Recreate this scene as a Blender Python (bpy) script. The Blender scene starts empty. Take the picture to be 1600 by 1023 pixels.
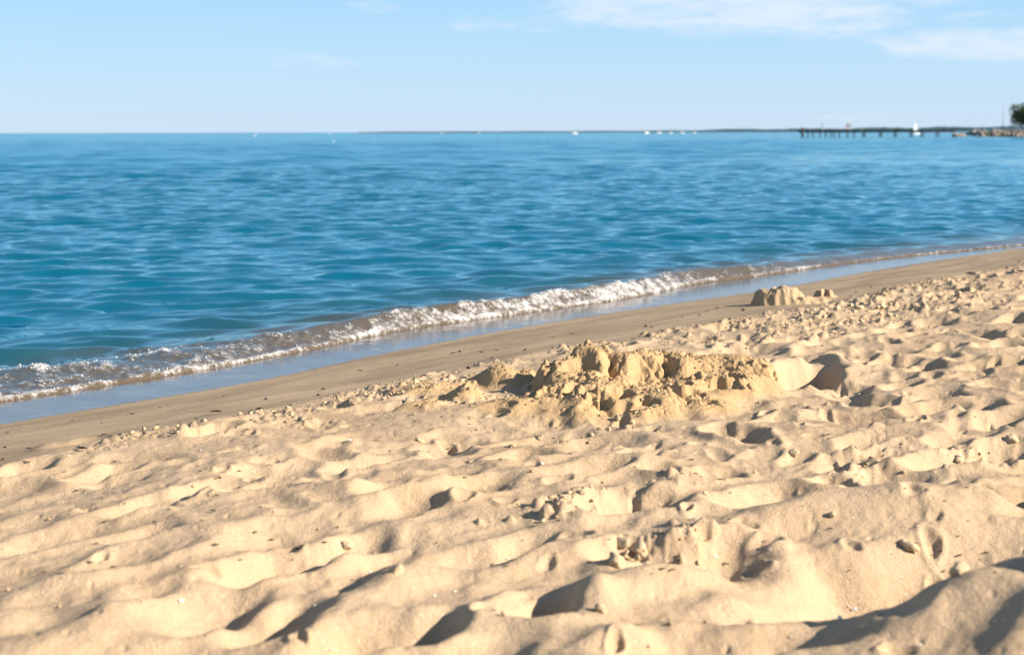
import bpy, bmesh, math, random
import numpy as np
from mathutils import Vector, Matrix

random.seed(7)
RNG = np.random.default_rng(11)
SC = bpy.context.scene
COL = SC.collection
R = math.radians

# ------------------------------------------------------------------ camera
CAM_Z = 1.45
PITCH, ROLL = R(7.82), R(0.14)
cd = bpy.data.cameras.new('camera')
cam = bpy.data.objects.new('camera', cd)
COL.objects.link(cam)
cam.location = (0, 0, CAM_Z)
cam.rotation_euler = (math.pi / 2 - PITCH, ROLL, 0)
cd.lens, cd.sensor_width, cd.sensor_fit = 50, 36, 'HORIZONTAL'
cd.clip_start, cd.clip_end = 0.05, 60000
cd.dof.use_dof = True
cd.dof.focus_distance = 6.6
cd.dof.aperture_fstop = 3.2
SC.camera = cam

# ------------------------------------------------------------------ sky, sun, exposure
SUN_EL, SUN_BACK = R(27), R(17)
EXPOSURE = 1.28
to_sun = Vector((math.cos(SUN_BACK) * math.cos(SUN_EL), -math.sin(SUN_BACK) * math.cos(SUN_EL), math.sin(SUN_EL)))
sl = bpy.data.lights.new('sun', 'SUN')
sl.energy, sl.angle, sl.color = 5.0, R(0.53), (1.0, 0.90, 0.77)
sun = bpy.data.objects.new('sun', sl)
COL.objects.link(sun)
sun.rotation_euler = (-to_sun).to_track_quat('-Z', 'Y').to_euler()
sun.location = (8, -6, 9)

world = bpy.data.worlds.new('World')
SC.world = world
world.use_nodes = True
SKY_STRENGTH = 0.07


class NT:
    """tiny node-tree helper"""
    def __init__(s, tree):
        s.t = tree; s.n = tree.nodes; s.l = tree.links
    def node(s, typ, **kw):
        nd = s.n.new(typ)
        for k, v in kw.items():
            setattr(nd, k, v)
        return nd
    def put(s, sock, v):
        if v is None: return
        if isinstance(v, bpy.types.NodeSocket): s.l.new(v, sock)
        else: sock.default_value = v
    def math(s, op, a, b=None, c=None, clamp=False):
        nd = s.node('ShaderNodeMath', operation=op, use_clamp=clamp)
        for i, v in enumerate((a, b, c)): s.put(nd.inputs[i], v)
        return nd.outputs[0]
    def noise(s, vec, scale, detail=3, rough=0.55, dist=0.0, dim='3D'):
        nd = s.node('ShaderNodeTexNoise', noise_dimensions=dim)
        if vec is not None: s.l.new(vec, nd.inputs['Vector'])
        nd.inputs['Scale'].default_value = scale
        nd.inputs['Detail'].default_value = detail
        nd.inputs['Roughness'].default_value = rough
        nd.inputs['Distortion'].default_value = dist
        return nd.outputs['Fac']
    def voronoi(s, vec, scale, feature='F1'):
        nd = s.node('ShaderNodeTexVoronoi', feature=feature)
        if vec is not None: s.l.new(vec, nd.inputs['Vector'])
        nd.inputs['Scale'].default_value = scale
        return nd
    def ramp(s, v, lo, hi, a=0.0, b=1.0, smooth=True):
        nd = s.node('ShaderNodeMapRange', interpolation_type='SMOOTHSTEP' if smooth else 'LINEAR')
        s.put(nd.inputs['Value'], v)
        s.put(nd.inputs['From Min'], lo); s.put(nd.inputs['From Max'], hi)
        s.put(nd.inputs['To Min'], a); s.put(nd.inputs['To Max'], b)
        return nd.outputs[0]
    def mix(s, f, a, b, typ='MIX'):
        nd = s.node('ShaderNodeMix', data_type='RGBA', blend_type=typ)
        s.put(nd.inputs[0], f); s.put(nd.inputs[6], a); s.put(nd.inputs[7], b)
        return nd.outputs[2]
    def attr(s, name):
        return s.node('ShaderNodeAttribute', attribute_name=name).outputs['Fac']
    def bump(s, h, dist, strength=1.0, normal=None):
        nd = s.node('ShaderNodeBump')
        s.put(nd.inputs['Height'], h)
        nd.inputs['Strength'].default_value = strength
        nd.inputs['Distance'].default_value = dist
        if normal is not None: s.l.new(normal, nd.inputs['Normal'])
        return nd.outputs[0]
    def pos(s):
        return s.node('ShaderNodeNewGeometry').outputs['Position']
    def objco(s):
        return s.node('ShaderNodeTexCoord').outputs['Object']
    def vscale(s, vec, sc):
        nd = s.node('ShaderNodeMapping')
        s.l.new(vec, nd.inputs['Vector'])
        nd.inputs['Scale'].default_value = sc
        return nd.outputs[0]


def c3(r, g, b): return (r, g, b, 1.0)

# --- world nodes: Nishita sky with thin high cloud
W = NT(world.node_tree)
W.n.clear()
sky = W.node('ShaderNodeTexSky', sky_type='NISHITA')
sky.sun_disc = False
sky.sun_elevation = SUN_EL
sky.sun_rotation = math.pi / 2 + SUN_BACK
sky.altitude = 50
sky.air_density, sky.dust_density, sky.ozone_density = 1.0, 0.2, 4.0
tc = W.node('ShaderNodeTexCoord').outputs['Generated']
sep = W.node('ShaderNodeSeparateXYZ'); W.l.new(tc, sep.inputs[0])
az = W.math('ARCTAN2', sep.outputs[0], sep.outputs[1])
el = W.math('ARCSINE', sep.outputs[2])
comb = W.node('ShaderNodeCombineXYZ')
W.l.new(W.math('MULTIPLY', az, 14.0), comb.inputs[0])
W.l.new(W.math('MULTIPLY', el, 75.0), comb.inputs[1])
wisp = W.noise(comb.outputs[0], 1.0, 7, 0.58, 0.9)
comb2 = W.node('ShaderNodeCombineXYZ')
W.l.new(W.math('MULTIPLY', az, 40.0), comb2.inputs[0])
W.l.new(W.math('MULTIPLY', el, 170.0), comb2.inputs[1])
fine = W.noise(comb2.outputs[0], 1.0, 6, 0.6, 0.5)
tot = None
for px, py, wx, wy, k in ((1130, 20, 340, 50, 1.1), (1265, 34, 180, 42, 1.0), (1000, 8, 180, 34, 1.0), (1400, 8, 200, 26, .8), (1530, 82, 200, 32, 1.0),
                          (1510, 45, 70, 14, 0.5), (800, 43, 110, 20, 0.8), (590, 14, 55, 15, 0.75),
                          (1340, 184, 120, 20, 0.35), (470, 100, 130, 16, 0.45), (1460, 10, 150, 18, .6), (905, 4, 60, 26, .6)):
    a0 = math.atan((px - 800) / 2222.0); e0 = (207 - py) / 2222.0
    dx = W.math('MULTIPLY', W.math('SUBTRACT', az, a0), 2222.0 / wx)
    dy = W.math('MULTIPLY', W.math('SUBTRACT', el, e0), 2222.0 / wy)
    r2 = W.math('ADD', W.math('MULTIPLY', dx, dx), W.math('MULTIPLY', dy, dy))
    m = W.math('MULTIPLY', W.ramp(r2, 1.25, 0.0), k)
    tot = m if tot is None else W.math('MAXIMUM', tot, m)
# the same thin wisps carry on over the rest of the sky, higher up
high = W.math('MULTIPLY', W.ramp(el, 0.10, 0.22), 0.55)
tot = W.math('MAXIMUM', tot, high)
tex = W.math('ADD', W.math('MULTIPLY', wisp, 0.75), W.math('MULTIPLY', fine, 0.35))
cl = W.ramp(W.math('ADD', W.math('MULTIPLY', tex, 2.3), W.math('MULTIPLY', tot, 0.85)), 1.45, 2.45)
cl = W.math('MULTIPLY', cl, W.ramp(tot, 0.0, 0.25))
# clear lakeside air: pale blue at the horizon, deeper blue overhead, over the Nishita sky
gr = W.node('ShaderNodeValToRGB')
gr.color_ramp.interpolation = 'LINEAR'
cr_ = gr.color_ramp.elements
stops = ((0.0, (.270, .345, .435)), (.030, (.232, .345, .448)), (.065, (.178, .318, .452)), (.11, (.125, .270, .435)), (.25, (.054, .150, .310)), (.55, (.026, .074, .180)), (1.0, (.018, .050, .135)))
while len(cr_) < len(stops): cr_.new(.5)
for e_, (q_, c_) in zip(cr_, stops):
    e_.position = q_; e_.color = tuple(v * .90 / SKY_STRENGTH for v in c_) + (1,)
W.l.new(W.ramp(el, 0.0, math.pi / 2, 0, 1, False), gr.inputs[0])
SKY_OUT = W.mix(.90, sky.outputs[0], gr.outputs[0])
cloudcol = c3(.345 / SKY_STRENGTH, .375 / SKY_STRENGTH, .415 / SKY_STRENGTH)
skyc = W.mix(W.math('MULTIPLY', cl, 0.78), SKY_OUT, cloudcol)
bg = W.node('ShaderNodeBackground')
W.l.new(skyc, bg.inputs[0]); bg.inputs[1].default_value = SKY_STRENGTH
wo = W.node('ShaderNodeOutputWorld'); W.l.new(bg.outputs[0], wo.inputs[0])

vs = SC.view_settings
SC.display_settings.display_device = 'sRGB'
vs.view_transform, vs.look, vs.exposure, vs.gamma, vs.use_curve_mapping = 'Standard', 'None', EXPOSURE, 1, False
SC.render.engine = 'CYCLES'
SC.cycles.max_bounces = 6

# ------------------------------------------------------------------ helpers
def tag(o, label=None, cat=None, group=None, kind=None):
    if label: o['label'] = label
    if cat: o['category'] = cat
    if group: o['group'] = group
    if kind: o['kind'] = kind
    return o

def link(name, me, mat=None, parent=None, loc=None):
    o = bpy.data.objects.new(name, me)
    COL.objects.link(o)
    if mat is not None and me is not None and not me.materials: me.materials.append(mat)
    if parent is not None: o.parent = parent
    if loc is not None: o.location = loc
    return o

def mesh_np(name, co, quads=None, tris=None, smooth=True):
    me = bpy.data.meshes.new(name)
    me.vertices.add(len(co))
    me.vertices.foreach_set('co', np.ascontiguousarray(co, np.float32).ravel())
    idx, starts, tots, off = [], [], [], 0
    for f, k in ((quads, 4), (tris, 3)):
        if f is None or len(f) == 0: continue
        f = np.asarray(f, np.int32)
        idx.append(f.ravel()); n = len(f)
        starts.append(off + np.arange(n, dtype=np.int32) * k)
        tots.append(np.full(n, k, np.int32)); off += n * k
    idx = np.concatenate(idx); starts = np.concatenate(starts)
    me.loops.add(len(idx)); me.loops.foreach_set('vertex_index', idx)
    me.polygons.add(len(starts)); me.polygons.foreach_set('loop_start', starts)
    if smooth:
        me.polygons.foreach_set('use_smooth', np.ones(len(starts), bool))
    me.update(calc_edges=True)
    me.validate()
    return me

def grid_quads(nr, nc, keep=None):
    i = np.arange(nr - 1)[:, None] * nc + np.arange(nc - 1)[None, :]
    q = np.stack([i, i + 1, i + nc + 1, i + nc], -1).reshape(-1, 4)
    if keep is not None: q = q[keep.reshape(-1)]
    return q

def set_attr(me, name, arr):
    a = me.attributes.new(name, 'FLOAT', 'POINT')
    a.data.foreach_set('value', np.ascontiguousarray(arr, np.float32).ravel())

def sstep(a, b, x):
    t = np.clip((x - a) / (b - a), 0, 1)
    return t * t * (3 - 2 * t)

Rm = np.array(cam.rotation_euler.to_matrix())
FPX = 1600 * 50 / 36.0

def ray(px, py):
    d = Rm @ np.array([(px - 800) / FPX, -(py - 511.5) / FPX, -1.0])
    return d / np.linalg.norm(d)

def at_z(px, py, z):
    d = ray(px, py); t = (z - CAM_Z) / d[2]
    return np.array([d[0] * t, d[1] * t])

def at_y(px, py, Y):
    """the point seen at a pixel, at depth Y: returns x, z"""
    d = ray(px, py); t = Y / d[1]
    return d[0] * t, CAM_Z + d[2] * t

# ------------------------------------------------------------------ shore frame (s along the shore, n off shore)
ES = np.array([0.68, 0.733]); ES /= np.linalg.norm(ES)
EN = np.array([-ES[1], ES[0]])

def curve(pts, z):
    P = np.array([at_z(x, y, z) for x, y in pts])
    s, n = P @ ES, P @ EN
    o = np.argsort(s); s, n = s[o], n[o]
    # resample smoothly
    ss = np.linspace(s[0], s[-1], 240); nn = np.interp(ss, s, n)
    k = np.ones(17) / 17
    nn = np.convolve(np.pad(nn, 8, 'edge'), k, 'valid')
    ss = np.concatenate([[-3000], [ss[0] - 3], ss, [ss[-1] + 4], [4000]])
    nn = np.concatenate([[nn[0]], [nn[0]], nn, [nn[-1]], [nn[-1]]])
    return lambda q: np.interp(q, ss, nn)

nW = curve([(0, 662), (100, 645), (200, 628), (400, 596), (600, 551), (800, 513), (1000, 481), (1200, 453), (1350, 425), (1480, 404), (1600, 388)], 0.02)
nF = curve([(0, 627), (150, 603), (300, 580), (450, 553), (560, 530), (600, 518), (700, 504), (800, 491), (900, 478), (1000, 463), (1090, 441), (1200, 429), (1300, 414), (1400, 402), (1500, 393), (1600, 384)], 0.01)
nD = curve([(0, 725), (150, 690), (300, 650), (450, 612), (600, 583), (740, 560), (900, 530), (1100, 505), (1200, 490), (1350, 455), (1450, 430), (1600, 405)], 0.16)
s_of = lambda px, py: float(at_z(px, py, 0.0) @ ES)

def base_z(s, n):
    """beach profile"""
    w = nW(s) - n                # metres inland of the wet edge
    d = nD(s) - n
    z = 0.015 + np.where(w > 0, 0.075 * w, np.where(w > -1.4, 0.018 * w, 0.06 * (w + 1.4) - .0252))
    flat = 0.015 + 0.075 * np.maximum(nW(s) - nD(s), 0.0)
    z = np.where(d > 0, flat + 0.10 * (1 - np.exp(-np.maximum(d, 0) / 0.9)) + 0.012 * np.minimum(np.maximum(d, 0), 12) + 0.03 * sstep(0.0, 0.25, d), z)
    return np.maximum(z, -2.0)

# ------------------------------------------------------------------ sand height raster
CS = 0.006
X0, X1, Y0, Y1 = -4.2, 8.0, 1.4, 16.6
NX, NY = int((X1 - X0) / CS), int((Y1 - Y0) / CS)
gx = (X0 + (np.arange(NX) + .5) * CS).astype(np.float32)
gy = (Y0 + (np.arange(NY) + .5) * CS).astype(np.float32)
fx = np.fft.rfftfreq(NX, CS)[None, :]
fy = np.fft.fftfreq(NY, CS)[:, None]
fs = fx * ES[0] + fy * ES[1]
fn = fx * EN[0] + fy * EN[1]

def gnoise(ss, sn, hp=0.0):
    w = np.fft.rfft2(RNG.standard_normal((NY, NX)).astype(np.float32))
    w *= np.exp(-2 * math.pi ** 2 * ((ss * fs) ** 2 + (sn * fn) ** 2))
    if hp: w *= 1 - np.exp(-2 * math.pi ** 2 * hp ** 2 * (fs ** 2 + fn ** 2))
    o = np.fft.irfft2(w, s=(NY, NX)).astype(np.float32)
    return o / o.std()

def blur(h, sg):
    return np.fft.irfft2(np.fft.rfft2(h) * np.exp(-2 * math.pi ** 2 * sg ** 2 * (fx ** 2 + fy ** 2)), s=h.shape).astype(np.float32)

GXX, GYY = np.meshgrid(gx, gy)
S_ = GXX * ES[0] + GYY * ES[1]
N_ = GXX * EN[0] + GYY * EN[1]
dry_n = gnoise(0.30, 0.12)
DIST = (nD(S_) - N_).astype(np.float32)
DRY = sstep(-0.05, 0.30, DIST + 0.07 * dry_n).astype(np.float32)
del dry_n
H = np.zeros((NY, NX), np.float32)
H += DRY * (0.015 * gnoise(0.36, 0.26) + 0.010 * gnoise(0.14, 0.11))

def stamp(H, x, y, la, lb, depth, ang, rim=0.35, p=2.0, flat=0.0, bias=0.0):
    """press one dent (or raise one bump with negative depth) into the sand"""
    rr = max(la, lb) * 2.3
    i0, i1 = int((x - rr - X0) / CS), int((x + rr - X0) / CS)
    j0, j1 = int((y - rr - Y0) / CS), int((y + rr - Y0) / CS)
    i0, j0, i1, j1 = max(i0, 0), max(j0, 0), min(i1, NX), min(j1, NY)
    if i1 - i0 < 3 or j1 - j0 < 3: return
    X, Y = GXX[j0:j1, i0:i1] - x, GYY[j0:j1, i0:i1] - y
    a = X * math.cos(ang) + Y * math.sin(ang)
    b = -X * math.sin(ang) + Y * math.cos(ang)
    r = np.sqrt((a / la) ** 2 + (b / lb) ** 2) + 1e-6
    r = r * (1 + 0.10 * np.sin(3 * np.arctan2(b, a) + x * 37) + 0.06 * np.sin(5 * np.arctan2(b, a) + y * 51))
    bowl = np.exp(-r ** p)
    ring = np.exp(-((r - 1.45) / 0.38) ** 2) * (1 + bias * a / (la * 1.5))
    sub = H[j0:j1, i0:i1]
    if flat:
        w = flat * np.exp(-(r / 1.2) ** 4)
        m = float((sub * w).sum() / max(w.sum(), 1e-6))
        sub *= (1 - w); sub += m * w
    sub += -depth * bowl + rim * depth * ring

SH = math.atan2(ES[1], ES[0])
rnd = random.Random(5)
# trodden sand: hundreds of soft old footprints, most of them along the beach
for k in range(3400):
    x = rnd.uniform(X0, X1); y = rnd.uniform(Y0, Y1)
    if x < -0.55 * y - 0.8 or x > 0.55 * y + 1.0: continue
    s, n = x * ES[0] + y * ES[1], x * EN[0] + y * EN[1]
    d = float(nD(s)) - n
    if d < 0.12: continue
    big = rnd.random()
    la = rnd.uniform(.06, .16); lb = la * rnd.uniform(.45, .65)
    dep = la * rnd.uniform(.08, .24) * (.70 if y < 4.3 else 1.0) * (0.6 if d < 0.6 else 1.0) * (1.25 if x > 0.12 * y else 0.9)
    stamp(H, x, y, la, lb, dep, SH + rnd.gauss(0.0, .75), rim=rnd.uniform(.2, .5), p=rnd.uniform(2, 3.4), flat=0.45, bias=rnd.uniform(-.6, .6))

def gpt(px, py):
    z = 0.27
    for _ in range(4):
        q = at_z(px, py, z)
        z = float(base_z(q @ ES, q @ EN))
    return q

# the dents and rises that can be picked out in the sand: pixel, half length, half width, depth, turn
for px, py, la, lb, dep, tr in (
        (575, 722, .15, .07, .050, 0.0), (822, 716, .13, .085, .060, .1), (915, 742, .15, .08, .045, -.2), (985, 792, .15, .10, .075, -.3),
        (1120, 868, .19, .11, .085, -.25), (435, 884, .19, .07, .070, .05), (855, 945, .12, .09, .085, .2), (585, 992, .15, .08, .075, -.35),
        (1540, 705, .24, .09, .085, -.25), (1590, 765, .15, .09, .085, -.2), (1215, 772, .16, .09, .060, -.2), (1300, 748, .08, .06, .055, 0),
        (1120, 741, .10, .06, .055, 0), (1455, 640, .15, .07, .055, -.2), (1345, 690, .12, .06, .040, 0), (1562, 540, .16, .08, .055, -.2),
        (1545, 575, .16, .08, .045, -.2), (1405, 600, .10, .06, .050, 0), (780, 862, .16, .08, .055, .1), (600, 780, .10, .05, .040, .2),
        (640, 800, .12, .06, .030, .1), (750, 772, .13, .07, .035, 0), (120, 690, .13, .06, .045, .2), (35, 745, .12, .07, .05, .2),
        (170, 742, .13, .06, .040, .2), (240, 800, .16, .06, .040, .1), (345, 770, .13, .06, .035, .1), (310, 955, .17, .09, .07, .1),
        (440, 965, .13, .07, .05, .1), (330, 693, .11, .05, .045, .2), (522, 646, .055, .05, .070, .2), (700, 870, .12, .06, .040, .1),
        (560, 850, .11, .06, .045, .1), (230, 880, .18, .07, .045, .1), (90, 850, .18, .08, .04, .1), (1010, 950, .16, .09, .04, -.1),
        (1060, 1000, .16, .08, .06, -.2), (1560, 655, .12, .06, .05, -.2), (1480, 540, .12, .06, .04, 0), (1380, 560, .12, .06, .04, 0),
        (660, 985, .1, .06, .06, .1), (700, 690, .13, .06, .03, .1), (1010, 710, .14, .06, .03, .1), (1210, 660, .10, .05, .04, -.1)):
    q = gpt(px, py)
    stamp(H, q[0], q[1], la * 1.05, lb * 1.05, dep, SH + tr, rim=.30, p=2.6, flat=.55)
# broad trough and rises of the foreground
for px, py, la, lb, dep, tr in ((1380, 885, .62, .20, .17, -.30), (1190, 1000, .26, .10, .07, -.3), (1590, 1000, .30, .13, -.05, -.3), (1420, 788, .36, .17, -.085, -.4), (1250, 800, .25, .1, -.04, -.2),
                                (1580, 960, .30, .14, -.10, -.35), (860, 868, .22, .08, -.040, -.1), (170, 985, .30, .10, -.05, .0), (960, 925, .34, .10, -.045, -.2),
                                (620, 905, .12, .09, -.045, .2), (300, 860, .26, .10, -.03, .1), (560, 940, .3, .09, -.035, .1), (1100, 930, .3, .08, -.05, -.2)):
    q = gpt(px, py)
    stamp(H, q[0], q[1], la, lb, dep, SH + tr, rim=.10, p=2.2, flat=0.35)

stamp(H, 1.44, 2.62, .42, .20, -.28, R(16), rim=0, p=2.2); stamp(H, 1.74, 3.22, .46, .21, -.33, R(24), rim=0, p=2.2)   # unseen humps added just right of the view to shade the near corner

def relax(H, talus, its):
    t = talus * CS
    for _ in range(its):
        for ax in (0, 1):
            d = np.diff(H, axis=ax)
            ex = np.sign(d) * np.maximum(np.abs(d) - t, 0) * 0.25
            if ax == 0: H[:-1] += ex; H[1:] -= ex
            else: H[:, :-1] += ex; H[:, 1:] -= ex
relax(H, 0.85, 8)
near_ = sstep(5.2, 3.4, GYY)
H = blur(H, 0.0042) * (1 - near_) + blur(H, 0.014) * near_
del near_
# fresh toe and heel gouges, crisp edged
for k in range(2600):
    x = rnd.uniform(X0, X1); y = rnd.uniform(2.6, Y1)
    if x < -0.5 * y - 0.5 or x > 0.5 * y + .6: continue
    d = float(nD(x * ES[0] + y * ES[1])) - (x * EN[0] + y * EN[1])
    if d < 0.15 or rnd.random() < (.55 if x < .05 * y else .12) * (1 if y > 4.0 else 1.3): continue
    la = rnd.uniform(.014, .05) * (1.35 if y > 8 else 1); lb = la * rnd.uniform(.4, .8)
    stamp(H, x, y, la, lb, la * rnd.uniform(.30, .62), SH + rnd.gauss(0, .6), rim=rnd.uniform(.15, .5), p=rnd.uniform(2.5, 5), bias=rnd.uniform(-.8, .8))
# deep pit beside the mound, cut with a sharper edge
q = gpt(1256, 584)
stamp(H, q[0], q[1], .33, .145, .22, SH + .22, rim=.05, p=5, flat=.6)
for k in range(26):
    stamp(H, q[0] + rnd.uniform(-.2, .2), q[1] + rnd.uniform(-.3, .3), rnd.uniform(.03, .07), rnd.uniform(.015, .03), rnd.uniform(-.012, .02), SH + .9 + rnd.gauss(0, .3), rim=.2, p=3)
q = gpt(990, 862); stamp(H, q[0], q[1], .12, .07, .055, SH - .4, rim=.3, p=4)
q = gpt(985, 790); stamp(H, q[0], q[1], .10, .06, .05, SH - .5, rim=.1, p=4, flat=0)
q = gpt(855, 945); stamp(H, q[0], q[1], .09, .055, .05, SH + .2, rim=.1, p=4, flat=0)

# cell noise used for crumbled, clotted sand
TAB = RNG.random((256, 256, 4)).astype(np.float32)
def cells(x, y, cell, sx=0):
    u, v = x / cell + sx * 17.3, y / cell + sx * 5.7
    iu, iv = np.floor(u).astype(np.int32), np.floor(v).astype(np.int32)
    f1 = np.full(u.shape, 9., np.float32); f2 = f1.copy(); idr = np.zeros_like(f1); idt = np.zeros_like(f1)
    for a in (-1, 0, 1):
        for b in (-1, 0, 1):
            t = TAB[(iu + a) & 255, (iv + b) & 255]
            d = np.hypot(iu + a + t[..., 0] - u, iv + b + t[..., 1] - v)
            m = d < f1
            f2 = np.where(m, f1, np.minimum(f2, d))
            idr = np.where(m, t[..., 2], idr); idt = np.where(m, t[..., 3], idt)
            f1 = np.where(m, d, f1)
    return f1, f2, idr, idt

def bilin(A, x, y):
    u = np.clip((x - X0) / CS - .5, 0, NX - 1.001); v = np.clip((y - Y0) / CS - .5, 0, NY - 1.001)
    i, j = u.astype(np.int32), v.astype(np.int32); fu, fv = u - i, v - j
    return (A[j, i] * (1 - fu) + A[j, i + 1] * fu) * (1 - fv) + (A[j + 1, i] * (1 - fu) + A[j + 1, i + 1] * fu) * fv

# crumbly belts: the berm edge, the ground about the mound, trodden lumps at right
crumb = np.zeros_like(H)
def belt(px, py, rx, ry, k, tr=0.0):
    q = gpt(px, py)
    X, Y = GXX - q[0], GYY - q[1]
    a = X * math.cos(SH + tr) + Y * math.sin(SH + tr); b = -X * math.sin(SH + tr) + Y * math.cos(SH + tr)
    np.maximum(crumb, k * np.exp(-((a / rx) ** 2 + (b / ry) ** 2)), out=crumb)
crumb[:] = np.exp(-((DIST - 0.36) / 0.24) ** 2) * 0.85 * sstep(6.2, 7.2, GYY)
belt(980, 600, .9, .7, .8); belt(560, 640, .8, .3, .9); belt(250, 690, .6, .22, .8); belt(1200, 520, 1.2, .5, .9); belt(1420, 470, 2.0, .6, .9)
belt(1530, 455, 2.5, .8, .8)
belt(880, 800, .35, .14, .8); belt(1010, 850, .25, .12, .9); belt(1400, 690, .7, .25, .55); belt(1560, 690, .5, .2, .6); belt(1090, 750, .3, .12, .6)
belt(650, 640, .6, .25, .8); belt(1300, 740, .3, .1, .6); belt(1300, 620, .6, .2, .5)
patchy = gnoise(0.10, 0.07)
crumb *= np.clip(0.55 + 0.45 * patchy, 0, 1.3) * DRY
sel = crumb > 0.22
xs, ys, cs_ = GXX[sel], GYY[sel], crumb[sel]
add = np.zeros(xs.shape, np.float32)
for cell, hh, pr in ((0.060, .030, .34), (0.032, .018, .34), (.017, .008, .32)):
    f1, f2, r1, r2 = cells(xs, ys, cell, cell * 100)
    on = sstep(1.0 - pr * np.clip(cs_ * 1.25, 0, 1.2), 1.02 - pr * np.clip(cs_ * 1.25, 0, 1.2), r1)
    dome = sstep(0.02, 0.20, f2 - f1) * np.clip(1.05 - 1.1 * f1, 0, 1)
    add += on * hh * (.35 + .65 * r2) * dome
H[sel] += add
# small pits and toe marks
pits = gnoise(.010, .007, hp=.03)
H -= DRY * 0.006 * sstep(1.9, 3.0, pits + 0.9 * crumb)
H += DRY * (0.0010 * gnoise(.012, .012) + .0008 * gnoise(.02, .006) * sstep(-.3, .8, patchy))
H += (1 - DRY) * (0.0025 * gnoise(.25, .08) * sstep(-1.0, -.2, DIST + (nW(S_) * 0)))
H = H.astype(np.float32)
del pits, patchy

def ground(x, y):
    x = np.asarray(x, float); y = np.asarray(y, float)
    s, n = x * ES[0] + y * ES[1], x * EN[0] + y * EN[1]
    ins = sstep(0, .4, x - X0) * sstep(0, .4, X1 - x) * sstep(0, .3, y - Y0) * sstep(0, .6, Y1 - y)
    return base_z(s, n) + ins * bilin(H, x, y)

def gz(px, py):
    """the point of the finished sand seen at a pixel"""
    d = ray(px, py)
    t = np.linspace(2.0, 22, 4000)
    P = np.array([0, 0, CAM_Z])[:, None] + d[:, None] * t
    k = int(np.argmax(P[2] < ground(P[0], P[1])))
    return P[:, k]

# ------------------------------------------------------------------ materials
def new_mat(name):
    m = bpy.data.materials.new(name); m.use_nodes = True
    t = NT(m.node_tree); t.n.clear()
    out = t.node('ShaderNodeOutputMaterial')
    p = t.node('ShaderNodeBsdfPrincipled'); t.l.new(p.outputs[0], out.inputs[0])
    return m, t, p, out

def sand_material(name, beach=False, tone=c3(.440, .322, .205), dark=c3(.385, .278, .172), co='pos', rough_h=.006):
    m, t, p, out = new_mat(name)
    v = t.pos() if co == 'pos' else t.objco()
    grain = t.noise(v, 420, 2, .6)
    grain2 = t.noise(v, 170, 2, .6)
    lump = t.noise(v, 38, 3, .6)
    broad = t.noise(v, 2.2, 4, .6)
    spk = t.voronoi(v, 240)
    col = t.mix(t.ramp(broad, .35, .7), tone, dark)
    if beach:
        md = t.attr('mound')
        col = t.mix(md, col, c3(.405, .272, .140))
    col = t.mix(t.ramp(grain, .35, .75, 0, .35), col, t.mix(1.0, col, c3(.62, .56, .50), 'MULTIPLY'))
    hsep = t.node('ShaderNodeSeparateColor'); t.l.new(spk.outputs['Color'], hsep.inputs[0])
    col = t.mix(t.math('MULTIPLY', t.ramp(hsep.outputs[0], .955, .97), t.ramp(spk.outputs['Distance'], .42, .3)), col, c3(.16, .12, .09))
    col = t.mix(t.math('MULTIPLY', t.ramp(hsep.outputs[1], .965, .975), t.ramp(spk.outputs['Distance'], .40, .3)), col, c3(.66, .60, .52))
    h = t.math('ADD', t.math('MULTIPLY', grain, .30), t.math('ADD', t.math('MULTIPLY', grain2, .55), t.math('MULTIPLY', lump, 1.1)))
    rough = .92
    if beach:
        damp = t.attr('damp'); wet = t.attr('wet')
        wn = t.noise(t.vscale(v, (1, 1, 1)), 3.2, 4, .6)
        wet = t.ramp(t.math('ADD', wet, t.math('MULTIPLY', t.math('SUBTRACT', wn, .5), .14)), .40, .60)
        rt = t.node('ShaderNodeMapping'); t.l.new(v, rt.inputs['Vector']); rt.inputs['Rotation'].default_value = (0, 0, -SH)
        dn = t.noise(t.vscale(rt.outputs[0], (1.6, 7.0, 3)), 1.0, 6, .68, .4)
        dampm = t.ramp(t.math('ADD', damp, t.math('MULTIPLY', t.math('SUBTRACT', dn, .5), 1.7)), .18, .86)
        col = t.mix(dampm, col, t.mix(t.ramp(t.noise(t.vscale(rt.outputs[0], (.9, 4.5, 2)), 1.0, 7, .72, .3), .32, .68), c3(.205, .152, .100), c3(.330, .250, .160)))
        film = t.mix(t.ramp(wn, .3, .7), c3(.095, .073, .055), c3(.125, .098, .075))
        col = t.mix(wet, col, film)
        rg = t.math('MULTIPLY_ADD', wet, -.80, .92)
        t.l.new(rg, p.inputs['Roughness'])
        keep = t.math('SUBTRACT', 1.0, t.math('MAXIMUM', t.math('MULTIPLY', dampm, .45), wet))
        h = t.math('MULTIPLY', h, keep)
        # water film: faint ripples
        rip = t.noise(t.vscale(v, (1, 1, 1)), 5, 3, .5)
        h = t.math('ADD', h, t.math('MULTIPLY', t.math('MULTIPLY', rip, wet), 1.2))
        t.l.new(t.math('MULTIPLY_ADD', wet, .45, .07), p.inputs['Specular IOR Level'])
    else:
        p.inputs['Roughness'].default_value = rough
        p.inputs['Specular IOR Level'].default_value = .18
    t.l.new(col, p.inputs['Base Color'])
    t.l.new(t.bump(h, rough_h, .9), p.inputs['Normal'])
    return m

M_SAND = sand_material('dry_sand', beach=True)
M_CLOD = sand_material('clod_sand', tone=c3(.47, .36, .225), dark=c3(.42, .315, .19), co='pos', rough_h=.004)

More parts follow.
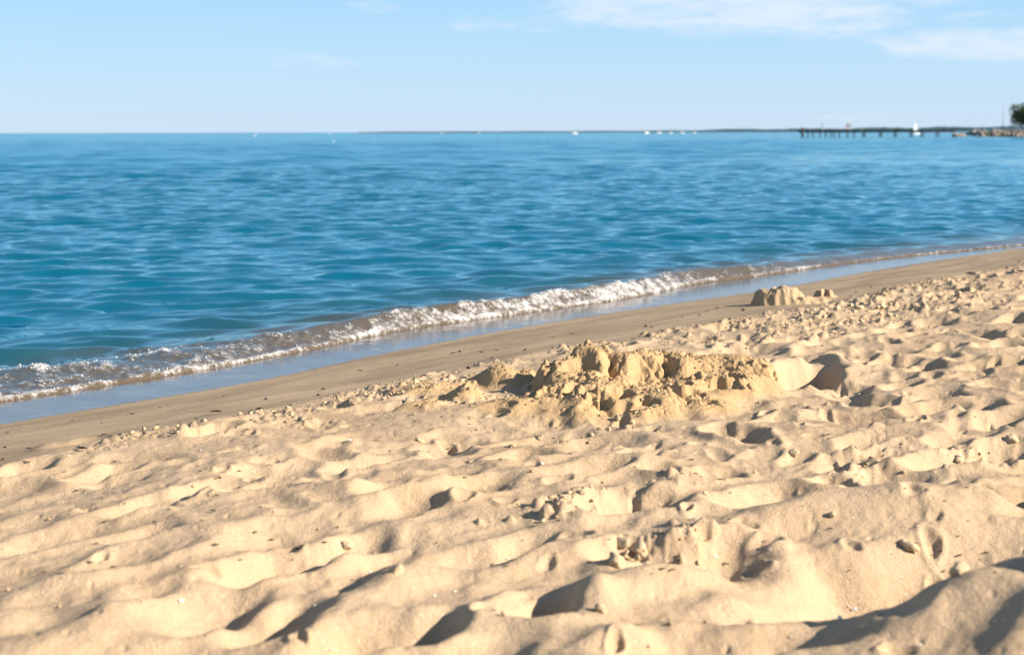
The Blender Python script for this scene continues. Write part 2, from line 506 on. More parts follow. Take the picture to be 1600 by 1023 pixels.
def plain(name, col, rough=.6, spec=.4, noise=None, metallic=0, bump=0):
    m, t, p, out = new_mat(name)
    if noise:
        sc, dk = noise
        v = t.objco()
        f = t.noise(v, sc, 4, .6)
        cc = t.mix(t.ramp(f, .3, .7), c3(*col), c3(*[q * dk for q in col]))
        t.l.new(cc, p.inputs['Base Color'])
        if bump: t.l.new(t.bump(f, bump, .8), p.inputs['Normal'])
    else:
        p.inputs['Base Color'].default_value = c3(*col)
    p.inputs['Roughness'].default_value = rough
    p.inputs['Specular IOR Level'].default_value = spec
    p.inputs['Metallic'].default_value = metallic
    return m

# --- water
def water_material():
    m, t, p, out = new_mat('lake_water')
    v = t.pos()
    sepv = t.node('ShaderNodeSeparateXYZ'); t.l.new(v, sepv.inputs[0])
    off = t.attr('offshore')
    shoal = t.noise(v, .9, 3, .5)
    o2 = t.math('ADD', off, t.math('MULTIPLY', t.math('SUBTRACT', shoal, .5), .35))
    near = t.mix(t.ramp(o2, .0, .45), c3(.085, .064, .042), c3(.060, .058, .045))
    mid = t.mix(t.ramp(o2, .3, 1.3), near, c3(.008, .062, .088))
    col = t.mix(t.ramp(o2, 1.0, 3.0), mid, c3(.0003, .076, .130))
    far_ = t.noise(t.vscale(v, (.55, .05, 1)), 1, 4, .7)
    far_ = t.mix(t.ramp(off, 30, 130), c3(.51, .51, .51), far_)
    col = t.mix(t.math('MULTIPLY', t.ramp(off, 15, 90), t.ramp(far_, .40, .62, .55, 1)), col, c3(.0004, .158, .265))
    col = t.mix(t.ramp(off, 250, 1200), col, c3(.0003, .105, .195))
    rot = t.node('ShaderNodeMapping'); t.l.new(v, rot.inputs['Vector']); rot.inputs['Rotation'].default_value = (0, 0, -SH)
    st = t.vscale(rot.outputs[0], (.6, 1, 1))
    h1 = t.noise(st, 1.6, 2, .5, .2)
    h2 = t.noise(st, 7, 2, .5, .2)
    calm = t.ramp(off, 0.0, 1.2, .35, 1)
    h = t.math('MULTIPLY', t.math('ADD', t.math('MULTIPLY', h1, .45), t.math('MULTIPLY', h2, .05)), calm)
    nrm = t.bump(h, .12, 1.0)
    t.n.remove(p)
    df = t.node('ShaderNodeBsdfDiffuse'); t.l.new(col, df.inputs[0]); t.l.new(nrm, df.inputs['Normal'])
    gl = t.node('ShaderNodeBsdfGlossy'); gl.inputs['Color'].default_value = c3(.66, .93, 1.0); t.l.new(t.ramp(off, 8, 120, .04, .40), gl.inputs['Roughness']); t.l.new(nrm, gl.inputs['Normal'])
    fr_ = t.node('ShaderNodeFresnel'); fr_.inputs['IOR'].default_value = 1.33; t.l.new(nrm, fr_.inputs['Normal'])
    cap = t.math('MULTIPLY', t.ramp(off, 5, 120, .85, .15), t.ramp(far_, .40, .62, 1.8, .30))
    mg = t.node('ShaderNodeMixShader')
    t.l.new(t.math('MINIMUM', fr_.outputs[0], cap), mg.inputs[0]); t.l.new(df.outputs[0], mg.inputs[1]); t.l.new(gl.outputs[0], mg.inputs[2])
    foam = t.attr('foam')
    b1 = t.voronoi(v, 55).outputs['Distance']
    b2 = t.voronoi(v, 24).outputs['Distance']
    fn_ = t.noise(v, 16, 4, .65)
    cut = t.math('ADD', t.math('MULTIPLY', b2, .35), t.math('ADD', t.math('MULTIPLY', b1, .25), t.math('MULTIPLY', fn_, .55)))
    lo = t.math('SUBTRACT', foam, .12)
    fm = t.ramp(t.math('SUBTRACT', foam, cut), -.10, .46)
    fp = t.node('ShaderNodeBsdfPrincipled')
    fp.inputs['Base Color'].default_value = c3(.48, .465, .45)
    fp.inputs['Roughness'].default_value = .8
    t.l.new(t.bump(t.math('ADD', b1, t.math('ADD', b2, fn_)), .008, .7), fp.inputs['Normal'])
    mx = t.node('ShaderNodeMixShader')
    t.l.new(fm, mx.inputs[0]); t.l.new(mg.outputs[0], mx.inputs[1]); t.l.new(fp.outputs[0], mx.inputs[2])
    t.l.new(mx.outputs[0], out.inputs[0])
    return m
M_WATER = water_material()
M_FOAM = plain('sea_foam', (.50, .49, .48), .6, .2)

# ------------------------------------------------------------------ the beach sheet
def geo_rows(spans):
    ys = [spans[0][0]]
    for a, b, k in spans:
        while ys[-1] < b: ys.append(ys[-1] + max(k * ys[-1], .002))
    return np.array(ys)

rows = np.concatenate([[-400, -100, -30, -10, -4, -1.5, 0, .6, 1.0, 1.4, 1.8], geo_rows([(2.1, 2.6, .012), (2.6, 9, .0029), (9, 17, .0034), (17, 40, .05), (40, 9000, .25)])])
uc = np.linspace(-.42, .42, 890)
uo = .42 + np.concatenate([np.linspace(.004, .16, 30), np.geomspace(.2, 60, 16)])
cols = np.concatenate([-uo[::-1], uc, uo])
sc_ = np.maximum(rows, 1.3)
Xg = cols[None, :] * sc_[:, None] + 0.0
Yg = np.repeat(rows[:, None], len(cols), 1)
Zg = ground(Xg, Yg)
Sg, Ng = Xg * ES[0] + Yg * ES[1], Xg * EN[0] + Yg * EN[1]
me = mesh_np('beach', np.stack([Xg, Yg, Zg], -1).reshape(-1, 3), grid_quads(*Xg.shape))
wd = nW(Sg) - Ng; dd = nD(Sg) - Ng
set_attr(me, 'wet', np.clip(.5 - wd / .25, 0, 1))
set_attr(me, 'damp', np.clip(.55 - (dd - .12) / .75, 0, 1))
set_attr(me, 'mound', np.zeros(Xg.size))
beach = link('beach', me, M_SAND)
tag(beach, 'pale golden sand beach sloping down to the damp brown water edge', kind='structure')
print('beach', len(me.polygons))

# ------------------------------------------------------------------ the lake
wrow = geo_rows([(5.0, 5.6, .01), (5.6, 17, .0036), (17, 60, .0038), (60, 260, .0075), (260, 700, .02), (700, 30000, .12)])
uc = np.linspace(-.42, .42, 640)
cols = np.concatenate([-uo[::-1], uc, uo])
Xw = cols[None, :] * wrow[:, None]
Yw = np.repeat(wrow[:, None], len(cols), 1)
Sw, Nw = Xw * ES[0] + Yw * ES[1], Xw * EN[0] + Yw * EN[1]
off = Nw - nF(Sw)
dyw = np.gradient(wrow)[:, None]
Zw = np.zeros_like(Xw); DX = np.zeros_like(Xw); DY = np.zeros_like(Xw)
wr = random.Random(3)
for k in range(112):
    lam = 0.15 * (7.0 / 0.15) ** (k / 111.0)
    amp = 0.020 * lam / 6.283 * wr.uniform(.6, 1.3) * (.42 + 1.2 * math.exp(-(math.log(lam / .52) / .62) ** 2))
    ang = -math.pi / 2 + wr.gauss(0.12, .34)
    if lam > 1.3: amp = amp * 1.9 * sstep(2 + lam * 2, 8 + 10 * lam, off)
    kx, ky = math.cos(ang) * 2 * math.pi / lam, math.sin(ang) * 2 * math.pi / lam
    ph = wr.uniform(0, 6.283)
    vis = sstep(1.7, 3.4, lam / dyw) * sstep(.05, .05 + .5 * lam + .6, off)
    th = kx * Xw + ky * Yw + ph
    sn, cs = np.sin(th), np.cos(th)
    Zw += amp * 1.5 * vis * sn
    DX += amp * .8 * vis * cs * math.cos(ang); DY += amp * .8 * vis * cs * math.sin(ang)
# gentle rollers coming in, parallel to the shore
wob = .25 * np.sin(Sw * .55 + 1.0) + .12 * np.sin(Sw * 1.3)
for c, a, w in ((1.75, .028, .28), (3.3, .022, .45), (5.4, .022, .6)):
    Zw += a * np.exp(-((off - c - wob * (1 + c * .2)) / w) ** 2) * (0.75 + .35 * np.sin(Sw * .8 + c * 3))
# the small breaker: crest height and place along the shore
SA = np.array([s_of(*q) for q in ((-100, 645), (0, 627), (300, 580), (480, 547), (580, 525), (700, 504), (900, 478), (1040, 455), (1120, 437), (1220, 427), (1330, 411), (1450, 398), (1600, 385), (1800, 370))])
amp_ = np.interp(Sw, SA, [.04, .045, .05, .07, .09, .095, .10, .10, .09, .07, .05, .045, .05, .05])
wid_ = np.interp(Sw, SA, [.50, .50, .45, .34, .26, .22, .22, .22, .24, .25, .28, .30, .35, .35])
fst = np.interp(Sw, SA, [.62, .62, .62, .60, .68, .82, .86, .84, .52, .64, .38, .31, .29, .3])
fwd = np.interp(Sw, SA, [.95, .95, .75, .30, .20, .20, .21, .20, .18, .15, .14, .12, .10, .1])
q1 = .09 * np.sin(Sw * 2.1) * np.sin(Sw * 5.3 + 1) + .05 * np.sin(Sw * 9.7 + 2)
c_ = wid_ * (1 + .25 * q1)
rise = sstep(0.0, 1.0, off / c_)
fall = np.exp(-np.maximum(off - c_, 0) / (c_ * 1.3))
lip = .022 * sstep(-.015, .035, off)
crest = amp_ * (1 + .8 * q1) * np.where(off < c_, rise, fall)
Zw += lip + crest * sstep(-.01, .02, off)
# foam: patchy lumps on the front face, a lacy skin behind
nz = np.zeros_like(Xw); nz2 = np.zeros_like(Xw)
for k in range(46):
    lam = wr.choice((.07, .10, .14, .2, .3, .45)) * wr.uniform(.8, 1.2); a = wr.uniform(0, 6.283); ph = wr.uniform(0, 6.283)
    nz += np.sin((math.cos(a) * Xw + math.sin(a) * Yw) * 6.283 / lam + ph) * lam ** .35
    lam *= 3; a = wr.uniform(0, 6.283)
    nz2 += np.sin((math.cos(a) * Xw + math.sin(a) * Yw) * 6.283 / lam + ph)
nz /= nz.std(); nz2 /= nz2.std()
band = sstep(-.01, .02, off) * (1 - sstep(fwd * .75, fwd * 1.3, off + .05 * nz2))
foam = fst * band * (.85 + .10 * nz + .22 * nz2 * sstep(.1, .6, off))
foam = np.maximum(foam, np.clip(fst * 1.15, .60, .78) * (.98 + .10 * nz2) * np.exp(-((off - .035) / .06) ** 2) * sstep(-.02, .0, off))
foam = np.clip(foam, 0, 1.2)
nearm = sstep(40, 18, Yw)
Zw += foam * .008 * nz * nearm * sstep(.0, .06, off) + .006 * foam * nearm
Zw = np.where(off < 0, np.maximum(-.12, off * 2.5 - .02), Zw)
me = mesh_np('lake_water', np.stack([Xw + DX, Yw + DY, Zw], -1).reshape(-1, 3), grid_quads(*Xw.shape))
set_attr(me, 'offshore', np.clip(off, -1, 50))
set_attr(me, 'foam', foam * (off > -.01))
lake = link('lake_water', me, M_WATER)
tag(lake, 'rippled turquoise blue lake reaching to the horizon', kind='structure')
print('lake', len(me.polygons))

# ------------------------------------------------------------------ foam bubbles and clumps on the breaker
def ico(sub):
    bm = bmesh.new(); bmesh.ops.create_icosphere(bm, subdivisions=sub, radius=1)
    v = np.array([x.co[:] for x in bm.verts]); f = np.array([[q.index for q in x.verts] for x in bm.faces]); bm.free()
    return v, f
IV1, IF1 = ico(1)
idx = np.flatnonzero((foam.ravel() > .55) & (Yw.ravel() < 24) & (np.abs(Xw.ravel()) < .46 * Yw.ravel()) & (off.ravel() > -.005))
wgt = foam.ravel()[idx] ** 4 * (Yw.ravel()[idx]) ** 1.6
NB = 2000
pick = RNG.choice(idx, NB, p=wgt / wgt.sum())
pos = np.stack([(Xw + DX).ravel()[pick], (Yw + DY).ravel()[pick], Zw.ravel()[pick]], -1)
pos[:, :2] += RNG.normal(0, .008, (NB, 2))
rad = .0016 + .0055 * RNG.random(NB) ** 3
pos[:, 2] += rad * RNG.uniform(-.5, .6, NB)
sq = RNG.uniform(.7, 1.2, (NB, 1, 3))
co = (IV1[None] * rad[:, None, None] * sq + pos[:, None, :]).reshape(-1, 3)
fc = (IF1[None] + (np.arange(NB) * len(IV1))[:, None, None]).reshape(-1, 3)
fo = link('foam', mesh_np('foam', co, tris=fc), M_FOAM)
tag(fo, 'white froth and bubbles on the small breaking wave', 'foam', kind='stuff')

# ------------------------------------------------------------------ the dug sand mound
def mound_patch(cx, cy, rx, ry, cell, hfun):
    nx, ny = int(2 * rx / cell), int(2 * ry / cell)
    x = cx + (np.arange(nx) - nx / 2) * cell; y = cy + (np.arange(ny) - ny / 2) * cell
    X, Y = np.meshgrid(x, y)
    return X, Y, hfun(X.astype(np.float32), Y.astype(np.float32))

def lump_at(px, py, Y):
    x, z = at_y(px, py, Y); return x, Y, z

MY = 6.55
LUMPS = []
def L(px, top, Y, rx, ry, p=2.4):
    """a rise whose top shows at a pixel, at depth Y"""
    x, z = at_y(px, top, Y)
    g = float(base_z(x * ES[0] + Y * ES[1], x * EN[0] + Y * EN[1]))
    LUMPS.append((x, Y, max(z - g, .02), rx, ry, p))
L(922, 527, 6.75, .13, .15, 3.2); L(985, 540, 6.80, .20, .18, 2.6); L(1050, 547, 6.85, .22, .20, 2.8); L(1110, 556, 6.85, .22, .20, 2.8)
L(1165, 560, 6.85, .16, .20, 2.6); L(868, 550, 6.70, .11, .16, 3.6); L(790, 563, 6.95, .16, .12, 2.2); L(745, 590, 6.5, .14, .12, 2.)
L(935, 574, 6.50, .15, .13); L(1005, 578, 6.50, .15, .13); L(1085, 580, 6.50, .15, .13); L(1150, 582, 6.55, .12, .12); L(880, 578, 6.50, .12, .12)
L(915, 604, 6.24, .14, .12); L(1040, 606, 6.25, .14, .12); L(960, 594, 6.30, .20, .16, 2.2); L(1075, 596, 6.35, .18, .15, 2.2); L(870, 598, 6.28, .18, .15, 2.); L(950, 625, 6.08, .32, .15, 2); L(800, 622, 6.2, .18, .12, 2)
L(1060, 613, 6.16, .24, .15, 2.); L(1130, 590, 6.45, .15, .14, 2.4); L(1205, 572, 6.8, .10, .16, 2.4); L(1180, 590, 6.5, .12, .14, 2.); L(690, 592, 6.75, .16, .12, 2); L(640, 606, 6.7, .13, .10, 2); L(660, 625, 6.25, .12, .08, 2)

def mound_h(X, Y):
    wx = X + .025 * np.sin(Y * 23 + X * 9) + .012 * np.sin(Y * 51 + 2)
    wy = Y + .025 * np.sin(X * 21 - Y * 7) + .012 * np.sin(X * 47 + 1)
    h = np.zeros_like(X)
    e = np.zeros_like(X)
    for x, y, z, rx, ry, p in LUMPS:
        r = np.sqrt(((wx - x) / rx) ** 2 + ((wy - y) / ry) ** 2)
        e += np.exp(16 * z * np.exp(-r ** p)) - 1
    h = np.log1p(e) / 16 * .88
    act = sstep(.02, .11, h)
    # chunks of damp sand: broken faces at several sizes, deeper cracks between
    brk = sstep(-.5, .7, np.sin(X * 13 + 2 * np.sin(Y * 9)) + np.sin(Y * 17 + 2 * np.sin(X * 11 + 1)) * .8)
    for cell, hh, crack in ((.19, .024, .036), (.09, .022, .030), (.045, .016, .024), (.022, .010, .013)):
        jx = X + .45 * cell * np.sin(Y / cell * 1.7 + 3) + .2 * cell * np.sin(Y / cell * 5 + X / cell * 2); jy = Y * .8 + .45 * cell * np.sin(X / cell * 1.5 + 1)
        f1, f2, a, b = cells(jx, jy, cell, cell * 31)
        m_ = act * (.25 + .75 * brk)
        h += m_ * ((a - .45) * 1.1 * hh * sstep(.0, .30, f2 - f1) - crack * (b > .60) * (1 - sstep(.02, .16, f2 - f1)))
        h -= m_ * 1.5 * crack * (a > .84) * sstep(.55, .1, f1)
    h += act * (.003 * np.sin(X * 91 + 9 * np.sin(Y * 37)) * np.sin(Y * 60 + 4 * np.sin(X * 33)))
    return h - .012
X, Y, hm = mound_patch(.23, 6.53, 1.05, .78, .0052, mound_h)
# cavity in the left flank, the split below the peak, the smooth dip in the front
for px, py, Yc, rx, ry, dep, p in ((795, 588, 6.55, .125, .13, .30, 5.0), (760, 600, 6.40, .06, .06, .10, 3), (850, 572, 6.58, .05, .05, .08, 3), (905, 610, 6.25, .03, .03, .06, 3), (1060, 618, 6.18, .04, .03, .06, 3), (1010, 640, 6.05, .05, .03, .06, 3), (835, 600, 6.42, .05, .06, .06, 3), (955, 552, 6.62, .014, .10, .10, 2.5), (1020, 566, 6.55, .09, .11, .07, 2.4), (1043, 548, 6.72, .022, .04, .08, 2.5),
                                  (960, 638, 6.02, .08, .05, .05, 2.5), (1120, 600, 6.35, .07, .04, .04, 2.5), (885, 545, 6.62, .05, .03, .05, 2.5)):
    x0, _ = at_y(px, py, Yc)
    r = np.sqrt(((X - x0 + .012 * np.sin(Y * 70)) / rx) ** 2 + ((Y - Yc + .012 * np.sin(X * 60)) / ry) ** 2)
    hm -= dep * np.exp(-r ** p) * sstep(.0, .06, hm)
hr = random.Random(21)
for _ in range(30):
    x0 = hr.uniform(-.25, 1.0); y0 = hr.uniform(6.0, 6.65)
    rx, ry = hr.uniform(.018, .065), hr.uniform(.018, .045); an = hr.uniform(-.6, .9)
    dx, dy = X - x0 + .01 * np.sin(Y * 90 + x0 * 9), Y - y0 + .01 * np.sin(X * 85)
    a, b = dx * math.cos(an) + dy * math.sin(an), -dx * math.sin(an) + dy * math.cos(an)
    r = np.sqrt((a / rx) ** 2 + (b / ry) ** 2)
    hm -= hr.uniform(.08, .16) * np.exp(-r ** 4) * sstep(.03, .10, hm)
for _ in range(1):   # soften single-cell spikes
    hm = hm * .6 + .1 * (np.roll(hm, 1, 0) + np.roll(hm, -1, 0) + np.roll(hm, 1, 1) + np.roll(hm, -1, 1))
for _ in range(9):   # damp sand stands steep but slumps past sixty degrees
    for ax in (0, 1):
        d = np.diff(hm, axis=ax); ex = np.sign(d) * np.maximum(np.abs(d) - 1.35 * .0052, 0) * .25
        if ax == 0: hm[:-1] += ex; hm[1:] -= ex
        else: hm[:, :-1] += ex; hm[:, 1:] -= ex
hm += sstep(.03, .09, hm) * .0022 * np.random.default_rng(2).standard_normal(hm.shape)
gm = ground(X, Y)
gs = base_z(X * ES[0] + Y * ES[1], X * EN[0] + Y * EN[1])
blend = sstep(.0, .06, hm)
Zm = gm * (1 - blend) + (gs + .01) * blend + hm
keep = (hm > -.02)
kq = keep[:-1, :-1] | keep[1:, :-1] | keep[:-1, 1:] | keep[1:, 1:]
kq &= (np.maximum.reduce([hm[:-1, :-1], hm[1:, :-1], hm[:-1, 1:], hm[1:, 1:]]) > -.009)
me = mesh_np('sand_mound', np.stack([X, Y, Zm], -1).reshape(-1, 3), grid_quads(*X.shape, keep=kq))
set_attr(me, 'wet', np.zeros(X.size)); set_attr(me, 'damp', np.full(X.size, -1.)); set_attr(me, 'mound', np.clip(sstep(-.006, .03, hm), 0, 1) * .95)
bm = bmesh.new(); bm.from_mesh(me)
bmesh.ops.delete(bm, geom=[v for v in bm.verts if not v.link_faces], context='VERTS')
bm.to_mesh(me); bm.free()
mound = link('sand_mound', me, M_SAND)
tag(mound, 'big crumbling heap of dug damp sand beside a dark pit', 'sand mound')
def mound_z(x, y):
    i = np.clip(((x - X[0, 0]) / .0052).astype(int), 0, X.shape[1] - 1); j = np.clip(((y - Y[0, 0]) / .0052).astype(int), 0, X.shape[0] - 1)
    ins = (x > X[0, 0]) & (x < X[0, -1]) & (y > Y[0, 0]) & (y < Y[-1, 0])
    return np.where(ins & (hm[j, i] > -.009), Zm[j, i], -9)
def surf(x, y):
    x = np.atleast_1d(np.asarray(x, float)); y = np.atleast_1d(np.asarray(y, float))
    return np.maximum(ground(x, y), mound_z(x, y))
print('mound', len(me.polygons))

# ------------------------------------------------------------------ ruined sandcastle near the water
def castle(name, px0, px1, top, basey, blocks, label):
    ca = gz((px0 + px1) / 2, basey)
    cx, cy = ca[0], ca[1] + .07
    px_m = cy / FPX
    cell = .0048
    nx, ny = 120, 96
    x = cx + (np.arange(nx) - nx / 2) * cell * ((px1 - px0) * px_m * 1.7 / (nx * cell)); y = cy + (np.arange(ny) - ny / 2) * cell
    X, Y = np.meshgrid(x.astype(np.float32), y.astype(np.float32))
    h = np.zeros_like(X)
    f1, f2, a, b = cells(X, Y, .05, 3); g1, g2, a2, b2 = cells(X, Y, .02, 5)
    wx = X + .010 * (a - .5) + .006 * np.sin(Y * 90); wy = Y + .010 * (b - .5) + .006 * np.sin(X * 80)
    for bx, by, hh, rx, ry, p in blocks:
        x0 = (bx - 800) * px_m; r = np.sqrt(((wx - x0) / (rx * px_m)) ** 2 + ((wy - cy - by) / ry) ** 2)
        v = hh * px_m * np.exp(-r ** p)
        h = np.maximum(h, v) if hh > 0 else h + v * sstep(.02, .06, h)
    act = sstep(.01, .05, h)
    h += act * ((a - .5) * .016 * sstep(.02, .25, f2 - f1) + (a2 - .5) * .010)
    h -= .012
    g = ground(X, Y)
    kq = (np.maximum.reduce([h[:-1, :-1], h[1:, :-1], h[:-1, 1:], h[1:, 1:]]) > -.011)
    me = mesh_np(name, np.stack([X, Y, g + h], -1).reshape(-1, 3), grid_quads(*X.shape, keep=kq))
    bm = bmesh.new(); bm.from_mesh(me)
    bmesh.ops.delete(bm, geom=[v for v in bm.verts if not v.link_faces], context='VERTS')
    bm.to_mesh(me); bm.free()
    o = link(name, me, M_CLOD2)
    return tag(o, label, 'sandcastle')
M_CLOD2 = sand_material('castle_sand', tone=c3(.415, .300, .178), dark=c3(.36, .255, .148), co='pos', rough_h=.005)
castle('ruined_sandcastle', 1176, 1270, 444, 476,
       [(1194, .02, 28, 17, .075, 5), (1214, .0, 27, 24, .085, 4), (1226, .03, 30, 15, .085, 3.), (1240, .02, 27, 22, .09, 2.6), (1220, -.01, 29, 36, .10, 5), (1240, -.04, 13, 42, .10, 3), (1278, .0, 11, 30, .07, 3), (1262, .0, 13, 22, .09, 2.2), (1206, -.02, -9, 3.5, .04, 3), (1216, -.02, -9, 3.0, .04, 3), (1245, -.08, -7, 4, .02, 3)],
       'ruined sandcastle with slumped walls on the damp sand by the water')
castle('sand_lump', 1270, 1306, 449, 466,
       [(1284, .0, 17, 9, .05, 4), (1296, .0, 15, 8, .05, 4), (1290, 0, 11, 18, .06, 3), (1290.5, -.03, -8, 1.8, .04, 2.5), (1282, -.03, -6, 2, .03, 3)],
       'small split sand lump just right of the ruined sandcastle')

# ------------------------------------------------------------------ clods
def noise3(v, seed):
    r = np.random.default_rng(seed); o = np.zeros(len(v))
    for k in range(14):
        d = r.normal(size=3); d /= np.linalg.norm(d); f = r.uniform(1.5, 6)
        o += np.sin(v @ d * f + r.uniform(0, 6.28)) / f
    return o
def clod_mesh(name, seed, sub=3, rough=.35, flat=.75):
    v, f = ico(sub)
    r = np.random.default_rng(seed)
    v = v * (1 + rough * noise3(v, seed))[:, None]
    for k in range(4):    # broken flat faces
        d = r.normal(size=3); d /= np.linalg.norm(d); c = r.uniform(.45, .75)
        e = np.maximum(v @ d - c, 0); v -= e[:, None] * d * .85
    v = v * (1 + .09 * noise3(v * 3, seed + 9) + .05 * noise3(v * 8, seed + 19))[:, None]
    v *= np.array([1, r.uniform(.7, 1), flat])
    return mesh_np(name, v, tris=f)
CLODS = [clod_mesh('sand_clod', 40 + i, 3 if i < 5 else 2) for i in range(10)]
for m_ in CLODS: m_.materials.append(M_CLOD)

def place(me, name, x, y, r, sink=.25, rot=None, squash=(1, 1, 1)):
    o = bpy.data.objects.new(name, me); COL.objects.link(o)
    z = float(surf(x, y)[0])
    o.location = (x, y, z + r * squash[2] * (1 - sink) * .6)
    o.rotation_euler = rot if rot else (rnd.uniform(-.5, .5), rnd.uniform(-.5, .5), rnd.uniform(0, 6.283))
    o.scale = (r * squash[0], r * squash[1], r * squash[2])
    return o

ONE = [  # the clods one can single out: pixel, radius, label
    (1102, 774, .020, 'rounded sand clod on the rim right of the dark hollow'),
    (972, 850, .030, 'upright jagged sand chunk in the broken foreground hole'),
    (1000, 862, .034, 'largest rough sand chunk inside the broken foreground hole'),
    (965, 880, .030, 'sand chunk lying on the near edge of the broken foreground hole'),
    (540, 856, .022, 'sand clod casting a dark notch on the lower left slope'),
    (620, 893, .028, 'cracked sand chunk in the lower middle foreground'),
    (1300, 806, .020, 'sand chunk embedded in the smooth foreground rise'),
    (938, 955, .022, 'rounded sand clod beside the black foreground hollow'),
    (1498, 722, .022, 'flat pale clod in the long dark trough at right'),
    (1580, 690, .030, 'crumbled clod at the right edge above the dark trough'),
    (1240, 712, .022, 'elongated pale clod on the trodden sand right of centre'),
    (655, 690, .020, 'cracked clod with a dark gap left of the centre foreground'),
    (735, 722, .016, 'small leaning clod in front of the mound at left centre'),
    (1180, 740, .016, 'sand clod among chips right of the centre foreground'),
    (1415, 855, .030, 'blurred sand lump in the shadowed foreground trough'),
    (1500, 895, .030, 'pale blurred lump on the far edge of the foreground trough'),
]
for px, py, r, lab in ONE:
    p = gz(px, py)
    tag(place(CLODS[rnd.randrange(5)], 'sand_clod', p[0], p[1], r * .85, .75), lab, 'sand clod')

def scatter(n, region, rmin, rmax, lab, grp):
    """clods strewn over a patch of ground given by a centre pixel and two half lengths"""
    px, py, ra, rb = region
    q = gpt(px, py)
    for _ in range(n):
        a, b = rnd.gauss(0, .55) * ra, rnd.gauss(0, .55) * rb
        x = q[0] + a * ES[0] + b * EN[0]; y = q[1] + a * ES[1] + b * EN[1]
        r = rmin + (rmax - rmin) * rnd.random() ** 2.2
        tag(place(CLODS[rnd.randrange(10)], 'sand_clod', x, y, r, .45), lab, 'sand clod', grp)
G1 = 'loose clods on and around the dug mound'
for px, py in ((905, 560), (960, 600), (1060, 600), (1130, 600), (870, 610), (990, 630), (800, 610)):
    q = gpt(px, py + 22)
    scatter(3, (px, py + 22, .16, .14), .005, .015, 'broken clod of damp golden sand on the big dug mound', G1)
scatter(26, (960, 662, .55, .10), .006, .018, 'small clod on the dry sand at the near foot of the dug mound', 'clods at the near foot of the mound')
scatter(22, (640, 622, .40, .16), .007, .022, 'sand clod on the low lumps left of the dug mound', 'clods left of the mound')
scatter(34, (520, 640, .9, .26), .004, .017, 'sand clod along the crumbled edge of the dry sand at left', 'clods along the left edge of the dry sand')
scatter(20, (200, 695, .5, .18), .006, .018, 'sand clod where the dry sand begins at far left', 'clods at the far left edge of the dry sand')
scatter(60, (1340, 492, 1.6, .35), .010, .034, 'sand clod in the trampled belt behind the mound at right', 'clods in the trampled belt at right')
scatter(16, (870, 800, .25, .10), .006, .014, 'crumb-sized clod left of the dark foreground hollow', 'clods left of the foreground hollow')
scatter(14, (1000, 870, .18, .10), .006, .016, 'broken crumb of sand in the foreground hole', 'crumbs in the foreground hole')

# crumbs: thousands too small to pick apart
IVc = IV1 * (1 + .25 * noise3(IV1, 77))[:, None]
ok = crumb > .35
jj, ii = np.nonzero(ok)
NC = 4000
k = RNG.choice(len(jj), NC)
cx = X0 + (ii[k] + RNG.random(NC)) * CS; cy = Y0 + (jj[k] + RNG.random(NC)) * CS
mx_ = RNG.random(NC) < .09
cx = np.where(mx_, RNG.normal(.25, .42, NC), cx); cy = np.where(mx_, RNG.normal(6.45, .3, NC), cy)
spread = RNG.random(NC) < .10
cx = np.where(spread, RNG.uniform(-2.5, 4.5, NC), cx); cy = np.where(spread, RNG.uniform(3, 9, NC), cy)
inland = nD(cx * ES[0] + cy * ES[1]) - (cx * EN[0] + cy * EN[1])
sel2 = inland > .0
cx, cy = cx[sel2], cy[sel2]; NC = len(cx)
cr = .0025 + .0065 * RNG.random(NC) ** 2.5
cz = surf(cx, cy) + cr * .35
sq = RNG.uniform(.7, 1.3, (NC, 1, 3)) * np.array([1, 1, .62])
co = (IVc[None] * cr[:, None, None] * sq + np.stack([cx, cy, cz], -1)[:, None, :]).reshape(-1, 3)
fc = (IF1[None] + (np.arange(NC) * len(IV1))[:, None, None]).reshape(-1, 3)
o = link('sand_crumbs', mesh_np('sand_crumbs', co, tris=fc), M_CLOD2)
tag(o, 'tiny crumbs of sand strewn over the trampled beach', 'sand crumbs', kind='stuff')

# ------------------------------------------------------------------ shells, chips
def shell_mesh(name, seed):
    """a worn piece of mussel or clam shell: a thin curved fan"""
    r = np.random.default_rng(seed); nu, nv = 7, 9
    top, bot = [], []
    for i in range(nu):
        for j in range(nv):
            t = i / (nu - 1); a = (j / (nv - 1) - .5) * r.uniform(2.0, 2.02)
            rad = (.15 + .85 * t) * (1 + .10 * math.sin(3 * a + seed))
            x, y = rad * math.cos(a) - .5, rad * math.sin(a) * .8
            z = .34 * (1 - (x * x + y * y) * .9) + .02 * math.cos(9 * a)
            top.append((x, y, z)); bot.append((x * .97, y * .97, z - .07))
    co = np.array(top + bot); q1 = grid_quads(nu, nv); q2 = q1[:, ::-1] + nu * nv
    rim = [i * nv for i in range(nu)] + [(nu - 1) * nv + j for j in range(1, nv)] + [i * nv + nv - 1 for i in range(nu - 2, -1, -1)] + [j for j in range(nv - 2, 0, -1)]
    q3 = [(rim[k], rim[(k + 1) % len(rim)], rim[(k + 1) % len(rim)] + nu * nv, rim[k] + nu * nv) for k in range(len(rim))]
    return mesh_np(name, co, np.concatenate([q1, q2, np.array(q3)]))
M_SHELL = plain('shell_white', (.78, .74, .68), .4, .5, (3, .8))
M_PINK = plain('shell_rust', (.45, .26, .16), .5, .4, (3, .7))
M_CHIP = plain('dark_driftwood', (.030, .022, .018), .8, .2, (5, .5))
M_PEB = plain('dark_pebble', (.06, .05, .045), .6, .4, (4, .6))
SHELLS = [shell_mesh('shell', i) for i in range(5)]
for s_ in SHELLS: s_.materials.append(M_SHELL)
rust = shell_mesh('shell', 9); rust.materials.append(M_PINK)
